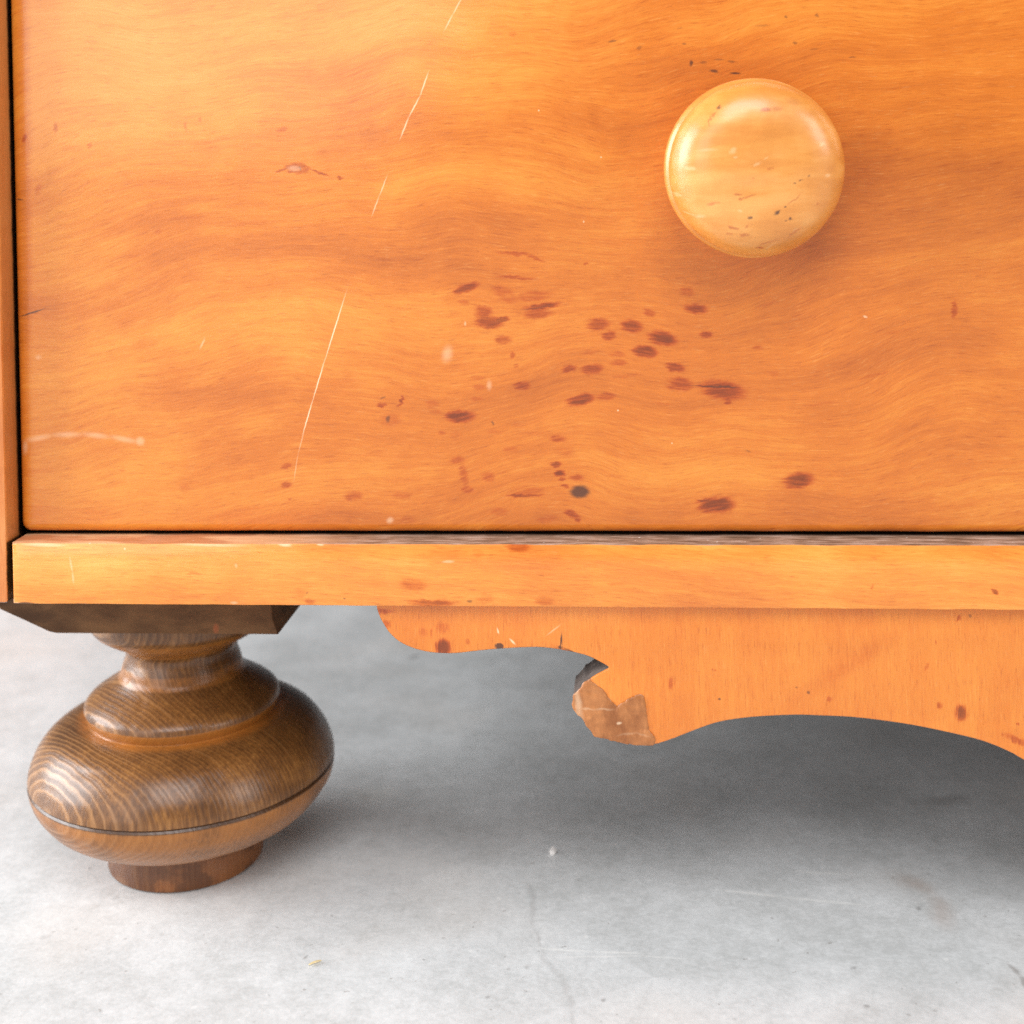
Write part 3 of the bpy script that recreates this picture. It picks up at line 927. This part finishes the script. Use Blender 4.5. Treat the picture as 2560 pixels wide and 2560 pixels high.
def knob(x, z, parent):
    tilt = Matrix.Rotation(math.radians(2.5), 3, 'X') @ Matrix.Rotation(math.radians(4.5), 3, 'Z')

    def place(a, b, h):
        v = tilt @ Vector((a, -h, b))
        return (x + v.x, DY + v.y, z + v.z)
    R0 = 0.0241
    prof = [(0.0, -0.004), (0.0105, -0.004), (0.0108, 0.0), (0.0112, 0.004), (0.0130, 0.0075), (0.0185, 0.0098), (R0 - 0.0012, 0.0112),
            (R0 - 0.0002, 0.0120), (R0, 0.0130), (R0 - 0.0001, 0.0142), (R0 - 0.0005, 0.0151), (R0 - 0.00125, 0.0155), (R0 - 0.0014, 0.0158),
            (R0 - 0.00115, 0.0163), (R0 - 0.0009, 0.0172)]
    dome = []
    for k in range(1, 25):
        a = k / 24 * math.pi / 2
        dome.append(((R0 - 0.0009) * (math.cos(a) ** 0.55), 0.0172 + 0.0105 * (math.sin(a) ** 1.05)))
    dome[-1] = (0.0, dome[-1][1])
    bmk = lathe_bm(prof + dome, 96, place)
    for v in bmk.verts:
        k = mnoise.noise(v.co * 90) * 0.00025 + mnoise.noise(v.co * 260) * 0.00010
        v.co += Vector((0, k, k * 0.4))
    return link("knob", bmk, mat_knob, parent, sharp=60)


knob(K0.x, K0.z, drawer)
knob(mir(K0.x), K0.z, drawer)

# apron: scroll-sawn board under the rail
prof_px = [(941, 1519), (948, 1539), (958, 1559), (975, 1584), (999, 1605), (1033, 1621), (1074, 1631), (1115, 1634), (1148, 1633),
           (1190, 1628), (1231, 1624), (1273, 1621), (1314, 1619), (1355, 1619), (1397, 1624), (1438, 1632), (1471, 1641), (1496, 1653), (1521, 1667)]
horn_px = [(1521, 1671), (1496, 1684), (1471, 1700), (1451, 1719), (1436, 1737), (1431, 1758), (1434, 1773), (1447, 1787), (1459, 1800),
           (1469, 1816), (1480, 1829), (1488, 1839), (1513, 1845), (1534, 1851), (1563, 1858), (1596, 1862), (1633, 1862), (1666, 1853),
           (1699, 1841)]
arch_px = [(1699, 1841), (1745, 1823), (1789, 1808), (1834, 1799), (1900, 1792), (1989, 1788), (2056, 1790), (2123, 1793), (2190, 1800),
           (2279, 1813), (2368, 1831), (2457, 1853), (2524, 1880), (2560, 1900), (2660, 1950), (2800, 1985), (2960, 1992)]
P = lambda L: [Vector((at(a, b, AY).x, at(a, b, AY).z)) for a, b in L]
A = catmull(P(prof_px), 4)
B = catmull(P(horn_px), 5)
C = catmull(P(arch_px), 4)
# torn edge along the horn
Bt = []
for i, q in enumerate(B):
    k = 1.0 if 10 < i < len(B) - 14 else 0.3
    j = Vector((mnoise.noise(Vector((q.x * 900, q.y * 900, 1))), mnoise.noise(Vector((q.x * 900, q.y * 900, 7))))) * 0.00032 * k
    Bt.append(q + j)
left = A + Bt + C[1:]
z_top = Z_RB - 0.0002
left[0].y = z_top
left = [Vector((left[0].x - 0.00003, z_top))] + left[1:]
right = [Vector((mir(q.x), q.y)) for q in reversed(left)]
outline = left + right            # runs left -> right along the bottom: counter-clockwise seen from the front
bm = slab(outline, AY, AY + 0.014, [(0.0, 0.0003), (0.0002, 0.00006), (0.0004, 0.0)])
for f in bm.faces:
    c = f.calc_center_median()
    if c.y > AY + 0.0009 and c.y < AY + 0.0139:
        f.material_index = 1
bm.normal_update()
tri = [f for f in bm.faces if len(f.verts) > 6]
bmesh.ops.triangulate(bm, faces=tri)
apron = link("apron", bm, [mat_apron, mat_cut], chest, sharp=50)

# bare patch where the face of the horn has torn away
inner = [(1475, 1702), (1490, 1712), (1504, 1722), (1513, 1733), (1521, 1747), (1532, 1757), (1541, 1766), (1552, 1760), (1563, 1753), (1577, 1745),
         (1590, 1739), (1600, 1736), (1607, 1740), (1611, 1752), (1614, 1772), (1617, 1796), (1620, 1820), (1627, 1833), (1636, 1844), (1637, 1858)]
edge = [q + (Vector((0.0, 0.0))) for q in Bt[9:-10]]
inn = P(inner)
inn = [q + Vector((mnoise.noise(Vector((q.x * 1500, q.y * 1500, 3))), mnoise.noise(Vector((q.x * 1500, q.y * 1500, 8))))) * 0.0002 for q in catmull(inn, 3)]
poly = edge + list(reversed(inn))
# (runs ccw: edge goes down round the horn, then back over the face)
bmp = slab(poly, AY - 0.00042, AY - 0.00002, [(-0.00016, 0.00026), (0.00002, 0.00008), (0.00028, 0.0)])
bmp.normal_update()
big = [f for f in bmp.faces if len(f.verts) > 6]
bmesh.ops.triangulate(bmp, faces=big)
bmesh.ops.subdivide_edges(bmp, edges=bmp.edges[:], cuts=5, use_grid_fill=True)
for v in bmp.verts:                                   # splintered, uneven surface
    if v.co.y < AY - 0.0001:
        q = v.co
        h = mnoise.noise(Vector((q.x * 260, 0, q.z * 900))) * 0.00022 + mnoise.noise(Vector((q.x * 120, 4, q.z * 120))) * 0.0003
        v.co.y -= max(-0.00025, h)
for f in bmp.faces:
    f.smooth = True
pt = link("torn_patch", bmp, mat_patch, apron, sharp=60)
pt['label'] = "rough brown patch where the apron's face has torn away"

# ------------------------------------------------------------------ feet
mmv = 0.001
prof = [(0, 0.0), (23.8, 0.0), (24.6, 0.5), (24.8, 1.2), (24.4, 5.0), (24.2, 11.2), (24.8, 12.0)]
bun = catmull([(24.8, 12.0), (31, 13.0), (38, 15.6), (43.0, 19.2), (46.6, 23.6), (48.2, 27.2), (48.65, 30.0)], 5)
bun2 = catmull([(48.65, 31.2), (48.3, 33.8), (46.7, 38.0), (43.7, 42.4), (40.0, 45.4), (35.0, 47.4), (30.2, 48.0)], 5)
prof += [tuple(q) for q in bun[1:]]
prof += [(48.6, 30.0), (48.2, 30.6), (48.6, 31.2)]
prof += [tuple(q) for q in bun2]
prof += [(30.0, 48.2), (30.5, 49.2), (31.0, 50.6), (31.2, 51.4)]
bell = catmull([(31.2, 51.4), (30.8, 53.0), (29.3, 54.6), (26.2, 56.7), (22.6, 58.9), (20.4, 60.6)], 5)
prof += [tuple(q) for q in bell[1:]]
neck = catmull([(20.4, 60.6), (19.5, 62.0), (19.0, 64.0), (18.5, 65.6), (18.0, 67.0), (17.9, 68.4), (18.3, 69.8), (19.4, 71.2)], 4)
prof += [tuple(q) for q in neck[1:]]
ov = catmull([(19.4, 71.2), (21.6, 72.6), (24.6, 74.2), (27.4, 76.2), (29.2, 78.6), (29.8, 81.0)], 5)
prof += [tuple(q) for q in ov[1:]]
BLK_Z = at(420, 1584, 0.025).z
prof += [(29.9, BLK_Z / mmv + 0.2), (0, BLK_Z / mmv + 0.2)]


def foot(x, parent, loc_shift=0.0):
    def place(a, b, h):
        return (x + a, FOOT_Y + b, h)
    bmf = lathe_bm([(r * mmv, h * mmv) for r, h in prof], 144, place)
    for v in bmf.verts:                                  # tool marks and small dents
        if 0.001 < v.co.z < BLK_Z - 0.002:
            q = v.co
            k = mnoise.noise(q * 60) * 0.00022 + mnoise.noise(Vector((q.x * 30, q.y * 30, q.z * 420))) * 0.00010
            k -= max(0.0, mnoise.noise(q * 150 + Vector((9, 0, 0))) - 0.42) * 0.0016
            d = Vector((q.x - x, q.y - FOOT_Y, 0)).normalized()
            v.co += d * k
    return link("foot", bmf, mat_foot, parent, sharp=40)


ft = foot(FX, chest)
# mounting block with sawn-off lower corners
BY = 0.025


def block(parent, mirror=False):
    pts = [(-40, 1507), (0, 1524), (62, 1552), (122, 1580), (142, 1584), (420, 1585), (694, 1587), (684, 1550), (672, 1490)]
    o = [Vector((at(a, b, BY).x, at(a, b, BY).z)) for a, b in pts]
    for q in o:
        q.y = min(q.y, Z_RB - 0.0003)
    o[0].y = Z_RB - 0.0003
    o[-1].y = Z_RB - 0.0003
    if mirror:
        o = [Vector((mir(q.x), q.y)) for q in reversed(o)]
    b = slab(o, BY, BY + 0.062, [(0.0, 0.0006), (0.00012, 0.00015), (0.0004, 0.0)])
    return link("mounting_block", b, mat_block, parent, sharp=30)


block(ft)
ft2 = foot(mir(FX), chest)
block(ft2, True)

# ------------------------------------------------------------------ small litter on the floor
def strand(name, pts, rad, mat):
    bm = bmesh.new()
    prev = None
    for i, p in enumerate(pts):
        t = (pts[min(i + 1, len(pts) - 1)] - pts[max(i - 1, 0)]).normalized()
        s = t.cross(Vector((0, 0, 1))).normalized()
        u = s.cross(t)
        r = rad * (0.55 if i in (0, len(pts) - 1) else 1)
        ring = [bm.verts.new(p + s * (r * 1.5 * math.cos(a)) + u * (r * 0.6 * math.sin(a))) for a in [k * math.pi / 3 for k in range(6)]]
        if prev:
            for k in range(6):
                bm.faces.new((prev[k], prev[(k + 1) % 6], ring[(k + 1) % 6], ring[k]))
        else:
            bm.faces.new(list(reversed(ring)))
        prev = ring
    bm.faces.new(prev)
    return link(name, bm, mat)


mat_straw = plain("dry_straw", (206, 182, 130), (230, 210, 165), 300, 0.6)
mat_crumb = plain("pale_plaster", (214, 208, 204), (240, 236, 232), 300, 0.8)
a, b = at_floor(772, 2417), at_floor(803, 2406)
up = Vector((0, 0, 0.0006))
s1 = strand("straw", [a + up, a.lerp(b, .35) + up * 1.3, a.lerp(b, .7) + up * 1.2, b + up], 0.00034, mat_straw)
tag(s1, "short yellow bit of straw lying on the concrete floor", "straw")


def crumb(px, py, r, label):
    c = at_floor(px, py)
    bm = bmesh.new()
    bmesh.ops.create_icosphere(bm, subdivisions=2, radius=r)
    for v in bm.verts:
        k = 1 + 0.35 * mnoise.noise(v.co * (900) + Vector((px, py, 0)))
        v.co = Vector((v.co.x * k * 0.8, v.co.y * k, max(v.co.z * k * 0.8, -r * 0.5))) + c + Vector((0, 0, r * 0.5))
    o = link("crumb", bm, mat_crumb)
    tag(o, label, "crumb")


crumb(1383, 2134, 0.0016, "white crumb of grit on the floor in the shade under the apron's horn")
